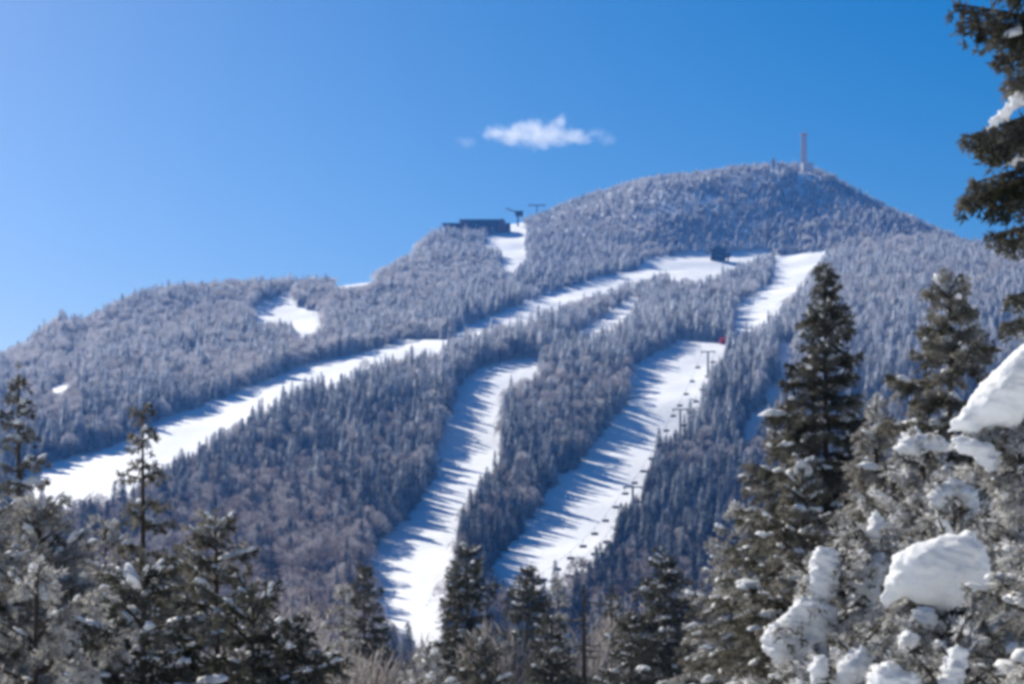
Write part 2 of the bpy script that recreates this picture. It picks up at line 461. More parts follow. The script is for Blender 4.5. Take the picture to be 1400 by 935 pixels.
def limbs_hardwood(h, r, nl, seed):
    """trunk and limb polylines of a bare broadleaf tree"""
    R = np.random.default_rng(seed)
    out = [(np.array([[0, 0, -0.6], [R.normal(0, .1), R.normal(0, .1), h * 0.35], [R.normal(0, .25), R.normal(0, .25), h * 0.75]]), h * 0.016)]
    for i in range(nl):
        z0 = h * R.uniform(0.25, 0.6); a = i * 2.4 + R.normal(0, .3)
        reach = r * R.uniform(0.5, 1.0); top = min(h * R.uniform(0.65, 1.0), h)
        e = np.array([math.cos(a) * reach, math.sin(a) * reach, top - 0.25 * reach])
        p0 = np.array([0, 0, z0])
        out.append((np.array([p0, p0 * 0.5 + e * 0.5 + [0, 0, 0.05 * h], e]), h * 0.007))
    return out

def proto_hardwood(h, r, seed):
    G = Geo(); R = np.random.default_rng(seed)
    L = limbs_hardwood(h, r, 9, seed)
    for p, rad in L: G.tube(p, np.linspace(rad, rad * 0.3, len(p)), 4, 1)
    n = 620
    # twigs in a rounded crown made of a few masses
    cents = np.array([p[-1] for p, _ in L[1:]] + [[0, 0, h * 0.82]])
    k = R.integers(0, len(cents), n)
    b = cents[k] + R.normal(0, 1, (n, 3)) * np.array([r * 0.30, r * 0.30, h * 0.085])
    b[:, 2] = np.minimum(b[:, 2], h * (1.02 - 0.35 * (np.hypot(b[:, 0], b[:, 1]) / r) ** 2))
    d = b - np.array([0, 0, h * 0.5]); d /= np.linalg.norm(d, axis=1)[:, None]
    d = d + R.normal(0, 0.55, (n, 3)) + [0, 0, 0.35]
    v, q = blades(b, d, R.uniform(0.5, 1.0, n), 0.15)
    G.add(v, q)
    return G.build("mountain_hardwood", [M_HARD, M_BARK])

SPRUCES = [proto_spruce(10, 1.9), proto_spruce(10, 1.5), proto_spruce(10, 2.2, 0.9), proto_spruce(10, 1.25), proto_spruce(10, 1.7, 0.8)]
HARDWOODS = [proto_hardwood(9, 2.7, 11), proto_hardwood(9, 2.3, 12), proto_hardwood(9, 3.0, 13), proto_hardwood(9, 2.0, 14)]

# ------------------------------------------------------------------ the forest: positions
def scatter():
    pts = []
    y = 425.0
    xs, ys = [], []
    while y < 2060:
        sp = 4.2 - 0.55 * (y - 430) / 1500
        half = 0.30 * y
        x = np.arange(-half, half * 1.05, sp)
        xs.append(x + rng.uniform(-0.48, 0.48, len(x)) * sp); ys.append(y + rng.uniform(-0.5, 0.5, len(x)) * sp)
        y += sp * 0.92
    x = np.concatenate(xs); y = np.concatenate(ys)
    u = 700 + F * x / y
    k = (y < ridge_depth(u) + 45)
    x, y, u = x[k], y[k], u[k]
    z = ground(x, y)
    return x, y, z
tx, ty, tz = scatter()
ux, uy, uz = scatter()
kk = (uy < 1150) & (rng.uniform(size=len(ux)) < 0.8)
young = np.concatenate([np.zeros(len(tx), bool), np.ones(kk.sum(), bool)])
tx = np.concatenate([tx, ux[kk]]); ty = np.concatenate([ty, uy[kk]]); tz = np.concatenate([tz, uz[kk]])
tu, tv = pix(tx, ty, tz)
nT = len(tx)
tall = np.interp(ty, [430, 900, 1300, 1700, 2000], [12.5, 12.0, 9.0, 5.6, 4.5])
hh = tall * np.clip(rng.normal(0.88, 0.25, nT), 0.4, 1.45) * (1 + 0.22 * noise2(tx / 30, ty / 30, 21))
# where broadleaf trees grow: low on the left, and patches elsewhere
broad = np.clip((840 - ty) / 220, 0, 1) * np.clip((620 - tu) / 150, 0.12, 1) * 0.85 + 0.10
broad += 0.38 * np.clip((640 - tu) / 200, 0, 1) * np.clip((ty - 900) / 150, 0, 1)
broad = np.clip(broad + 0.30 * noise2(tx / 45, ty / 45, 31), 0.02, 0.9)
is_h = (rng.uniform(size=nT) < broad) & ~young
hh = np.where(young, hh * 0.68, hh)
hh = np.where(is_h, np.minimum(hh * 0.85, 10.5), hh)
keep = np.ones(nT, bool)
for fr in (0.0, 0.35, 0.7):
    u2, v2 = pix(tx, ty, tz + hh * fr)
    hit = in_runs(u2, v2)
    small = in_runs(u2, v2, RUNS[4:5] + RUNS[7:])
    keep &= ~(hit if fr < 0.5 else (hit & (rng.uniform(size=nT) < 0.8)) | small)
# thin patches and glades
glade = noise2(tx / 26, ty / 26, 41) * 0.6 + noise2(tx / 11, ty / 11, 42) * 0.4
keep &= ~((glade > 0.55) & (rng.uniform(size=nT) < 0.6))
# no trees where the hilltop buildings and the lift line stand
def clear(u, v, ru, rv, far=900):
    global keep
    keep &= ~((np.abs(tu - u) < ru) & (np.abs(tv - v) < rv) & (ty > far))
clear(652, 320, 48, 20, 1688); clear(1100, 238, 9, 10); clear(1057, 234, 6, 8); clear(708, 306, 8, 8)
tx, ty, tz, hh, is_h, tu, tv = [a[keep] for a in (tx, ty, tz, hh, is_h, tu, tv)]
nT = len(tx)
rot = rng.uniform(0, 6.283, nT); wid = rng.uniform(0.9, 1.4, nT) * np.interp(ty, [430, 1000, 1900], [1.0, 1.1, 1.45])
var = rng.integers(0, 100, nT)
print("forest trees", nT)

# the individuals: those that show largest
tt_v = HZ - F * (tz + hh) / ty
show = (tt_v < 850) & (tu > 20) & (tu < 1040) & (tt_v > 200)
size = F * hh / ty * np.where(tt_v > 790, 0.3, 1.0) * np.where((tu < 150) | (tu > 960), 0.6, 1)
order = np.argsort(-np.where(show, size, 0))
ind_s = [i for i in order if not is_h[i]][:290]
ind_h = [i for i in order if is_h[i]][:200]

T1L = [(504,760),(598,625),(623,531),(655,503)]
def region_words(u, v):
    c_left = np.interp(-v, [-860, -760, -625, -520], [560, 510, 598, 630])
    c_right = np.interp(-v, [-860, -776, -712, -632, -520], [610, 620, 630, 686, 720])
    r_left = np.interp(-v, [-790, -716, -628, -500], [668, 718, 796, 868])
    r_right = np.interp(-v, [-790, -705, -600, -470], [800, 850, 910, 1000])
    if u < (c_left + c_right) / 2: return "on the slope left of the central run", "left of the central ski run"
    if u < (r_left + r_right) / 2: return "in the strip between the two steep runs", "between the two steep ski runs"
    return "right of the chairlift run", "right of the chairlift run"

def place(i, me, name, base_h, what, cat, grp):
    o = bpy.data.objects.new(name, me); C.objects.link(o)
    s = hh[i] / base_h
    o.location = (tx[i], ty[i], tz[i]); o.rotation_euler = (0, 0, rot[i]); o.scale = (s * wid[i], s * wid[i], s)
    a, b = region_words(tu[i], tv[i])
    tag(o, what + " " + a, cat, grp + " " + b)
    return o
s_first, h_first = [None] * 5, [None] * 4
for i in ind_s:
    k = int(var[i] % 5)
    o = place(i, SPRUCES[k], "spruce_tree", 10, "rime coated narrow spruce", "tree", "spruces")
    s_first[k] = s_first[k] or o
for i in ind_h:
    k = int(var[i] % 4)
    o = place(i, HARDWOODS[k], "hardwood_tree", 9, "bare rounded hardwood with frosted twigs", "tree", "hardwoods")
    h_first[k] = h_first[k] or o

def forest(name, idx, base_h, sources, label):
    idx = np.array(idx)
    me = bpy.data.meshes.new(name)
    me.vertices.add(len(idx))
    me.vertices.foreach_set('co', np.stack([tx[idx], ty[idx], tz[idx]], 1).astype(np.float32).ravel())
    s = hh[idx] / base_h
    a = me.attributes.new('turn', 'FLOAT_VECTOR', 'POINT')
    a.data.foreach_set('vector', np.stack([s * 0, s * 0, rot[idx]], 1).astype(np.float32).ravel())
    a = me.attributes.new('size', 'FLOAT_VECTOR', 'POINT')
    a.data.foreach_set('vector', np.stack([s * wid[idx], s * wid[idx], s], 1).astype(np.float32).ravel())
    a = me.attributes.new('sort', 'INT', 'POINT')
    a.data.foreach_set('value', (var[idx] % len(sources)).astype(np.int32))
    o = link(name, me)
    tag(o, label, None, None, 'stuff')
    ng = bpy.data.node_groups.new(name, 'GeometryNodeTree')
    ng.interface.new_socket('Geometry', in_out='INPUT', socket_type='NodeSocketGeometry')
    ng.interface.new_socket('Geometry', in_out='OUTPUT', socket_type='NodeSocketGeometry')
    gi = ng.nodes.new('NodeGroupInput'); go = ng.nodes.new('NodeGroupOutput')
    jn = ng.nodes.new('GeometryNodeJoinGeometry')
    for src in sources:
        oi = ng.nodes.new('GeometryNodeObjectInfo'); oi.transform_space = 'ORIGINAL'
        oi.inputs['Object'].default_value = src; oi.inputs['As Instance'].default_value = True
        ng.links.new(oi.outputs['Geometry'], jn.inputs[0])
    ip = ng.nodes.new('GeometryNodeInstanceOnPoints')
    ip.inputs['Pick Instance'].default_value = True
    def attr(nm, t):
        n = ng.nodes.new('GeometryNodeInputNamedAttribute'); n.data_type = t; n.inputs['Name'].default_value = nm
        return n.outputs['Attribute']
    ng.links.new(gi.outputs[0], ip.inputs['Points']); ng.links.new(jn.outputs[0], ip.inputs['Instance'])
    ng.links.new(attr('sort', 'INT'), ip.inputs['Instance Index'])
    ng.links.new(attr('turn', 'FLOAT_VECTOR'), ip.inputs['Rotation'])
    ng.links.new(attr('size', 'FLOAT_VECTOR'), ip.inputs['Scale'])
    ng.links.new(ip.outputs[0], go.inputs[0])
    md = o.modifiers.new('scatter', 'NODES'); md.node_group = ng
    return o
taken = set(ind_s) | set(ind_h)
rest = [i for i in range(nT) if i not in taken]
forest("conifer_forest", [i for i in rest if not is_h[i]], 10, [o for o in s_first if o], "rime covered spruce and fir forest over the mountainside")
forest("hardwood_forest", [i for i in rest if is_h[i]], 9, [o for o in h_first if o], "bare frosted hardwoods scattered through the mountain forest")

# ------------------------------------------------------------------ hilltop buildings, towers, lift
M_WALL = plain("dark_cladding", (0.015, 0.013, 0.016), 0.8)
M_BROWN = plain("red_brown_cladding", (0.13, 0.04, 0.03), 0.8)
M_ROOF = plain("dark_roof", (0.02, 0.035, 0.045), 0.6)
M_GLASS = plain("window_glass", (0.03, 0.06, 0.075), 0.15, 0.05)
M_STEEL = plain("lift_steel", (0.10, 0.11, 0.12), 0.5, 0.1, 3, 0.3)
M_DARK = plain("dark_seat", (0.03, 0.03, 0.035), 0.7)
M_MAST = plain("mast_paint", (0.42, 0.27, 0.22), 0.6)
M_RED = plain("red_paint", (0.65, 0.06, 0.04), 0.6)
M_ROCKW = plain("pale_plaster", (0.55, 0.55, 0.56), 0.8)

def part(name, G, mats, parent, smooth=False): return link(name, G.build(name, mats, smooth), parent)

# lodge
p = np.array([(650 - 700) / F * 1700, 1700, 0]); base = ground1(p[0], 1700)
ztop = (HZ - 301) / F * 1700
lodge = empty("summit_lodge", (p[0], 1700, 0), "long low dark lodge on the ridge shoulder with window band", "building")
q = 1700 / F
def lx(u): return (u - 650) * q
def lz(v): return (HZ - v) / F * 1700
G = Geo(); G.box((0.5 * (lx(630) + lx(682)), 0, 0.5 * (lz(305) + base - 3)), (lx(682) - lx(630), 16, lz(305) - base + 3)); part("wall", G, [M_WALL], lodge)
G = Geo(); G.box((0.5 * (lx(628.5) + lx(683)), 0, lz(303.8)), (lx(683) - lx(628.5), 19, 1.4)); part("roof", G, [M_ROOF], lodge)
G = Geo()
for k in range(7):
    G.box((lx(640 + k * 5.5), -8.08, lz(308.5)), (2.6, 0.12, 2.6))
part("window_band", G, [M_GLASS], lodge)
G = Geo(); G.box((0.5 * (lx(606) + lx(629.7)), 1, 0.5 * (lz(309) + base - 6)), (lx(629.7) - lx(606), 13, lz(309) - base + 6)); part("side_wing", G, [M_WALL], lodge)
G = Geo(); G.box((0.5 * (lx(605) + lx(629.5)), 1, lz(307.9)), (lx(629.5) - lx(605), 15, 1.2)); part("wing_roof", G, [M_ROOF], lodge)
G = Geo(); G.box((lx(634), -9.2, lz(309)), (5, 2.2, 5.6)); part("entrance_tower", G, [M_BROWN], lodge)
G = Geo(); a, b_ = lx(682.2), lx(690)
G.box(((a + b_) / 2, 0, 0.5 * (lz(304) + base - 4)), (b_ - a, 13, lz(304) - base + 4)); part("gable_block", G, [M_BROWN], lodge)
G = Geo(); G.add([(a - .6, -7.5, lz(304) + .01), (b_ + .6, -7.5, lz(304) + .01), ((a + b_) / 2, -7.5, lz(300.8)), (a - .6, 7.5, lz(304) + .01), (b_ + .6, 7.5, lz(304) + .01), ((a + b_) / 2, 7.5, lz(300.8))],
      q=[[0, 2, 5, 3], [1, 4, 5, 2], [0, 3, 4, 1]], t=[[0, 1, 2], [3, 5, 4]]); part("gable_roof", G, [M_BROWN], lodge)
G = Geo(); a, b_ = lx(690.1), lx(698)
G.box(((a + b_) / 2, 0, 0.5 * (lz(307) + base - 4)), (b_ - a, 11, lz(307) - base + 4)); part("shed", G, [M_WALL], lodge)

# lift station on the ridge right of the lodge
def ridge_pt(u, d):
    x = (u - 700) / F * d
    return x, d, ground1(x, d)
x, y, z = ridge_pt(708, 1745)
st = empty("lift_station", (x, y, z), "dark chairlift terminal raised on a post right of the lodge", "lift station")
G = Geo(); G.tube([(0, 0, -1), (0, 0, 9)], [0.9, 0.7], 8); part("post", G, [M_STEEL], st)
G = Geo(); G.box((1.2, 0, 10.5), (6.5, 4.5, 4.2)); part("machine_housing", G, [M_WALL], st)
G = Geo(); G.tube([(-9, 0, 14.5), (-3, 0, 12.4), (1, 0, 11)], [0.6, 0.7, 0.7], 6); part("boom", G, [M_STEEL], st)
G = Geo(); G.tube([(-9, 0, 14.2), (-9, 0, 14.9)], [1.8, 1.8], 12); part("bullwheel", G, [M_STEEL], st)
x, y, z = ridge_pt(734, 1770)
st = empty("lift_tower", (x, y, z), "pale lift tower with wide crossarm on the ridge beside the dome", "lift tower")
G = Geo(); G.tube([(0, 0, -1), (0, 0, 12)], [0.7, 0.5], 8); part("pole", G, [M_STEEL], st)
G = Geo(); G.box((0, 0, 12.3), (15, 0.9, 0.9)); part("crossarm", G, [M_STEEL], st)
for s in (-1, 1):
    G = Geo(); G.box((s * 6.6, 0, 11.5), (0.7, 4, 0.6)); part("sheave_train", G, [M_STEEL], st)

# lattice mast on the summit dome
def lattice(name, u, d, vtop, wb, wt, label, cat, nseg, rad):
    x = (u - 700) / F * d; z0 = ground1(x, d); H = (HZ - vtop) / F * d - z0
    o = empty(name, (x, d, z0), label, cat)
    def w(t): return wb + (wt - wb) * t
    cs = [(-1, -1), (1, -1), (1, 1), (-1, 1)]
    for sx, sy in cs:
        G = Geo(); G.tube([(sx * w(0) / 2, sy * w(0) / 2, -1), (sx * w(1) / 2, sy * w(1) / 2, H)], rad, 6); part("leg", G, [M_MAST], o)
    G = Geo()
    for k in range(nseg):
        t0, t1 = k / nseg, (k + 1) / nseg
        for i in range(4):
            a, b = cs[i], cs[(i + 1) % 4]
            P = lambda c, t: (c[0] * w(t) / 2, c[1] * w(t) / 2, H * t)
            G.tube([P(a, t0), P(b, t1)], rad * .55, 4); G.tube([P(b, t0), P(a, t1)], rad * .55, 4); G.tube([P(a, t1), P(b, t1)], rad * .6, 4)
    part("bracing", G, [M_MAST], o)
    return o, H
mast, H = lattice("radio_mast", 1099, 1722, 185, 4.8, 3.4, "tall red brown lattice mast standing on the summit dome", "mast", 9, 0.24)
G = Geo(); G.tube([(0, 0, H * .1), (0, 0, H + 4.5)], [0.5, 0.3], 8); part("antenna", G, [M_MAST], mast)
G = Geo(); G.box((0, 0, H + .35), (5.6, 5.6, 0.6)); part("platform", G, [M_MAST], mast)
G = Geo(); G.box((2.2, -7, 2.6), (9, 5, 7)); G.box((2.2, -7, 6.3), (9.6, 5.6, .4)); part("equipment_hut", G, [M_ROCKW], mast)
small, H = lattice("small_mast", 1057, 1724, 218, 2.6, 1.8, "short brown mast on the summit left of the tall mast", "mast", 3, 0.35)
G = Geo(); G.tube([(0, 0, 0), (0, 0, H + 3)], [0.4, 0.2], 6); part("antenna", G, [M_MAST], small)

# dark lift terminal at the head of the upper run
P = at(985, 357); x, y, z = P
term = empty("upper_terminal", (x, y, z), "dark chairlift building at the head of the upper ski run", "lift station")
s = y / F
G = Geo(); G.box((-2, 0, 3.6), (11, 9, 7.4)); part("wall", G, [M_WALL], term)
G = Geo(); a, b_ = -8.3, 4.3
G.add([(a, -5.3, 7.31), (b_, -5.3, 7.31), (-2, -5.3, 10.6), (a, 5.3, 7.31), (b_, 5.3, 7.31), (-2, 5.3, 10.6)], q=[[0, 2, 5, 3], [1, 4, 5, 2], [0, 3, 4, 1]], t=[[0, 1, 2], [3, 5, 4]]); part("roof", G, [M_ROOF], term)
G = Geo(); G.box((5.6, -1, 4.0), (4.0, 7, 3.0)); G.tube([(5.6, -1, -1), (5.6, -1, 3)], .6, 8); part("bullwheel_bay", G, [M_DARK], term)
G = Geo(); G.box((-2, -4.56, 3.4), (5, .12, 2.2)); part("window", G, [M_GLASS], term)

# chairlift on the right hand run: straight line between two ground points
A = at(729, 852); B = at(968, 513)
lift_dir = (B - A)[:2]; Llen = np.linalg.norm(lift_dir); lift_dir /= Llen
yaw = math.atan2(lift_dir[1], lift_dir[0])
perp = np.array([lift_dir[1], -lift_dir[0]])
# towers at the distances along the line where the photograph shows them
def along(u, v):
    q = at(u, v); return float(np.dot(q[:2] - A[:2], lift_dir))
t_tow = sorted([0.0, along(829, 708), along(916, 596), Llen])
TOWH = 10.5
M_CABLE = plain("cable", (0.03, 0.03, 0.03), 0.6)
nodes = []
names = ["at the bottom of the chairlift run", "halfway up the lower chairlift run", "in the upper part of the chairlift run", "at the top of the chairlift run"]
for k, t in enumerate(t_tow):
    xy = A[:2] + lift_dir * t; z = ground1(*xy)
    nodes.append((xy[0], xy[1], z + TOWH))
    o = empty("lift_tower", (xy[0], xy[1], z), "grey steel lift tower " + names[k], "lift tower", "chairlift towers")
    o.rotation_euler = (0, 0, yaw - math.pi / 2)
    G = Geo(); G.tube([(0, 0, -1), (0, 0, TOWH + .4)], [0.55, 0.38], 10); part("pole", G, [M_STEEL], o)
    G = Geo(); G.box((0, 0, TOWH + .2), (6.8, .5, .5)); part("crossarm", G, [M_STEEL], o)
    for s in (-1, 1):
        G = Geo(); G.box((s * 3.0, 0, TOWH - .22), (.35, 3.4, .3)); part("sheave_train", G, [M_STEEL], o)
nodes = np.array(nodes)
def cable_z(t):
    k = int(np.clip(np.searchsorted(t_tow, t) - 1, 0, len(t_tow) - 2))
    f = (t - t_tow[k]) / (t_tow[k + 1] - t_tow[k])
    return nodes[k][2] * (1 - f) + nodes[k + 1][2] * f - 3.2 * 4 * f * (1 - f) * ((t_tow[k + 1] - t_tow[k]) / 150) - .42
for s, nm in ((-1, "left"), (1, "right")):
    G = Geo(); ts = np.linspace(t_tow[0], t_tow[-1], 60)
    G.tube([(*(A[:2] + lift_dir * t + perp * 3.0 * s), cable_z(t)) for t in ts], 0.05, 4)
    o = link("haul_rope", G.build("haul_rope", [M_CABLE])); tag(o, "thin steel rope carrying the %s lane of hanging chairs" % ("left" if s < 0 else "right"), "cable", "chairlift ropes")
def chair_parts():
    G = Geo(); G.tube([(0, 0, 0), (0.1, 0, -1.3), (0.0, 0, -2.3)], .07, 5); a = G.build("hanger", [M_STEEL])
    G = Geo(); G.box((0, 0.05, -2.55), (2.3, .65, .16)); b = G.build("seat", [M_DARK])
    G = Geo(); G.box((0, .36, -2.1), (2.3, .12, .8)); c = G.build("backrest", [M_DARK])
    G = Geo(); G.tube([(-1.1, .3, -1.8), (-1.1, -.35, -2.1), (1.1, -.35, -2.1), (1.1, .3, -1.8)], .05, 5); d = G.build("safety_bar", [M_STEEL])
    return [("hanger", a), ("seat", b), ("backrest", c), ("safety_bar", d)]
CH = chair_parts()
nch = 19
for s in (-1, 1):
    for k in range(nch):
        t = t_tow[0] + (k + (0.35 if s < 0 else 0.7)) * (t_tow[-1] - t_tow[0]) / nch
        if t > t_tow[-1] - 3: continue
        xy = A[:2] + lift_dir * t + perp * 3.0 * s
        o = empty("lift_chair", (xy[0], xy[1], cable_z(t)), "small dark chair hanging in the %s lane of the chairlift" % ("left" if s < 0 else "right"), "lift chair", "%s lane chairs" % ("left" if s < 0 else "right"))
        o.rotation_euler = (0, 0, yaw - math.pi / 2 + (0 if s > 0 else math.pi))
        for n_, me in CH: link(n_, me, o)

# red hut by the top of the lift
x, y, z = at(988, 470)
o = empty("lift_hut", (x, y, z), "small bright red hut at the top of the chairlift run", "hut")
G = Geo(); G.box((0, 0, 1.1), (2.8, 2.4, 2.6)); part("wall", G, [M_RED], o)
G = Geo(); G.add([(-1.7, -1.5, 2.41), (1.7, -1.5, 2.41), (0, -1.5, 3.3), (-1.7, 1.5, 2.41), (1.7, 1.5, 2.41), (0, 1.5, 3.3)], q=[[0, 2, 5, 3], [1, 4, 5, 2], [0, 3, 4, 1]], t=[[0, 1, 2], [3, 5, 4]]); part("roof", G, [M_RED], o)
G = Geo(); G.box((0, -1.23, .8), (.9, .06, 1.9)); part("door", G, [M_WALL], o)
# ------------------------------------------------------------------ clouds
CD = 4200.0
def cloud_mat(blobs, uc, vc, dens):
    """vapour whose density thins out towards the edge of each puff, torn by noise"""
    m = bpy.data.materials.new("cloud_vapour"); m.use_nodes = True
    nt = m.node_tree; nt.nodes.clear(); L = nt.links.new; q = CD / F
    out = nt.nodes.new("ShaderNodeOutputMaterial"); pv = nt.nodes.new("ShaderNodeVolumePrincipled")
    pv.inputs['Color'].default_value = (1, 1, 1, 1); pv.inputs['Anisotropy'].default_value = 0.35
    tc = N(nt, "ShaderNodeTexCoord"); last = None
    for (u, v, a, b) in blobs:
        sb = N(nt, "ShaderNodeVectorMath", operation='SUBTRACT'); L(tc.outputs['Object'], sb.inputs[0]); sb.inputs[1].default_value = ((u - uc) * q, 0, (vc - v) * q)
        dv = N(nt, "ShaderNodeVectorMath", operation='DIVIDE'); L(sb.outputs[0], dv.inputs[0]); dv.inputs[1].default_value = (a * q * 1.3, (a + b) * 0.7 * q, b * q * 1.25)
        ln = N(nt, "ShaderNodeVectorMath", operation='LENGTH'); L(dv.outputs[0], ln.inputs[0])
        if last is None: last = ln.outputs['Value']
        else:
            mn = N(nt, "ShaderNodeMath", operation='MINIMUM'); L(last, mn.inputs[0]); L(ln.outputs['Value'], mn.inputs[1]); last = mn.outputs[0]
    nz = N(nt, "ShaderNodeTexNoise"); nz.inputs['Scale'].default_value = 0.03; nz.inputs['Detail'].default_value = 5; nz.inputs['Roughness'].default_value = 0.65
    L(tc.outputs['Object'], nz.inputs['Vector'])
    ml = N(nt, "ShaderNodeMath", operation='MULTIPLY_ADD'); L(nz.outputs['Fac'], ml.inputs[0]); ml.inputs[1].default_value = 3.4; L(last, ml.inputs[2])
    mr = N(nt, "ShaderNodeMapRange"); mr.inputs['From Min'].default_value = 2.62; mr.inputs['From Max'].default_value = 1.3; mr.inputs['To Min'].default_value = 0; mr.inputs['To Max'].default_value = dens
    L(ml.outputs[0], mr.inputs['Value']); L(mr.outputs[0], pv.inputs['Density']); L(pv.outputs[0], out.inputs['Volume'])
    return m
def cloud(name, blobs, label, dens=0.022):
    """blobs: (u, v, half width px, half height px); merged into one closed skin"""
    G = Geo(); q = CD / F
    uc = np.mean([b[0] for b in blobs]); vc = np.mean([b[1] for b in blobs])
    M_CLOUD = cloud_mat(blobs, uc, vc, dens)
    v, t = ICO[3]
    for (u, vv, a, b) in blobs:
        p = v * np.array([a, (a + b) * 0.6, b]) * q * 1.6
        G.add(p + np.array([(u - uc) * q, 0, (vc - vv) * q]), t=t)
    o = link(name, G.build(name, [M_CLOUD]), None, ((uc - 700) * q, CD, (HZ - vc) * q))
    md = o.modifiers.new("merge", 'REMESH'); md.mode = 'VOXEL'; md.voxel_size = 1.6 * q
    dg = bpy.context.evaluated_depsgraph_get(); me = bpy.data.meshes.new_from_object(o.evaluated_get(dg))
    o.modifiers.clear(); o.data = me; me.materials.clear(); me.materials.append(M_CLOUD)
    tag(o, label, "cloud")
    return o
cloud("cloud", [(684, 182, 24, 10), (705, 184, 34, 12), (735, 184, 40, 15), (762, 180, 22, 15), (766, 172, 13, 12), (782, 188, 28, 10)], "small white fair weather cloud above the lodge ridge, the largest one")
cloud("cloud", [(820, 183, 13, 7), (830, 191, 13, 9), (824, 188, 12, 8)], "torn wisp of cloud just right of the larger cloud", 0.007)
cloud("cloud", [(637, 196, 12, 7), (641, 194, 9, 6)], "faint puff of cloud just left of the larger cloud", 0.009)

# ------------------------------------------------------------------ foreground conifers
def unit(a): return a / (np.linalg.norm(a, axis=-1, keepdims=True) + 1e-9)

def bough(NG, SG, WG, p0, az, L, pitch, droop, bl, tw, frost_snow, R, dens=1.0, hang=0.25, lump=1.0):
    """one spruce bough: needles into NG, snow lumps into SG, wood into WG. bl = needle blade length, tw = longest side twig"""
    ca, sa = math.cos(az), math.sin(az)
    h = np.array([ca, sa, 0.0]); sd = np.array([-sa, ca, 0.0])
    tp = math.tan(pitch)
    def P(t): 
        t = np.asarray(t, float)[..., None]
        return p0 + h * L * t + np.array([0, 0, 1.0]) * (L * (tp * t - droop * t ** 2 + 0.35 * droop * t ** 3))
    ts = np.linspace(0, 1, 6)
    WG.tube(P(ts), np.linspace(0.012 + 0.012 * L, 0.004, 6), 4)
    step = max(bl * 0.55, 0.022)
    n = max(4, int(L / step * dens))
    t = (np.arange(n) + R.uniform(0, 1, n)) / n
    t = t[t > 0.12]
    n = len(t)
    side = np.where(np.arange(n) % 2 == 0, 1.0, -1.0)
    tl = (tw * (1 - t) ** 0.6 * np.minimum(1, t * 3 + 0.25) + bl) * R.uniform(0.6, 1.2, n)
    base = P(t)
    tdir = unit(h * R.uniform(0.45, 0.9, n)[:, None] + sd * side[:, None] * R.uniform(0.6, 1.0, n)[:, None] + np.array([0, 0, 1.0]) * (R.normal(-hang, 0.18, n))[:, None])
    m = np.maximum(2, (tl / (bl * 0.36)).astype(int))
    idx = np.repeat(np.arange(n), m)
    fr = R.uniform(0, 1, len(idx))
    pos = base[idx] + tdir[idx] * (tl[idx] * fr)[:, None] + np.array([0, 0, -1.0]) * (tl[idx] * hang * fr ** 2 * 0.6)[:, None]
    k = 4
    pos = np.repeat(pos, k, 0); dd = np.repeat(tdir[idx], k, 0)
    dr = dd * 0.7 + R.normal(0, 0.5, pos.shape) + [0, 0, 0.08]
    v, q = blades(pos, dr, bl * R.uniform(0.7, 1.3, len(pos)), bl * 0.27)
    NG.add(v, q)
    # tip
    mt = 8
    pt = np.repeat(P([0.97]), mt, 0) ; v, q = blades(pt, h * 0.9 + R.normal(0, 0.4, (mt, 3)) + [0, 0, 0.1], bl * 1.3, bl * 0.25); NG.add(v, q)
    # snow resting along the bough and on side twigs
    iv, it = ICO[2]
    ns = R.poisson(frost_snow * (2.0 + L * 6.0))
    for _ in range(ns):
        tt = R.uniform(0.25, 1.0); s = R.uniform(-1, 1) * tw * 0.55 * (1 - tt * 0.6)
        c = P([tt])[0] + sd * s + np.array([0, 0, -abs(s) * hang * 0.9 + 0.01])
        a = R.choice([0.035, 0.05, 0.07, 0.12]) * R.uniform(0.7, 1.4) * (0.5 + 0.45 * min(L, 1.6)) * lump; b = a * R.uniform(0.6, 1.0); e = a * R.uniform(0.35, 0.7)
        pp = iv * (1 + 0.5 * noise3(iv * 1.9 + R.uniform(0, 50), 2))[:, None]
        sl = tp - 2 * droop * tt
        pp = pp * [a, b, e]; pp[:, 2] = np.where(pp[:, 2] < 0, pp[:, 2] * 0.45, pp[:, 2])
        w = h[None] * pp[:, :1] + sd[None] * pp[:, 1:2] + np.array([0, 0, 1.0]) * (pp[:, 2:3] + sl * pp[:, :1] - abs(s) * 0)
        SG.add(c + w + [0, 0, e * 0.25], t=it)

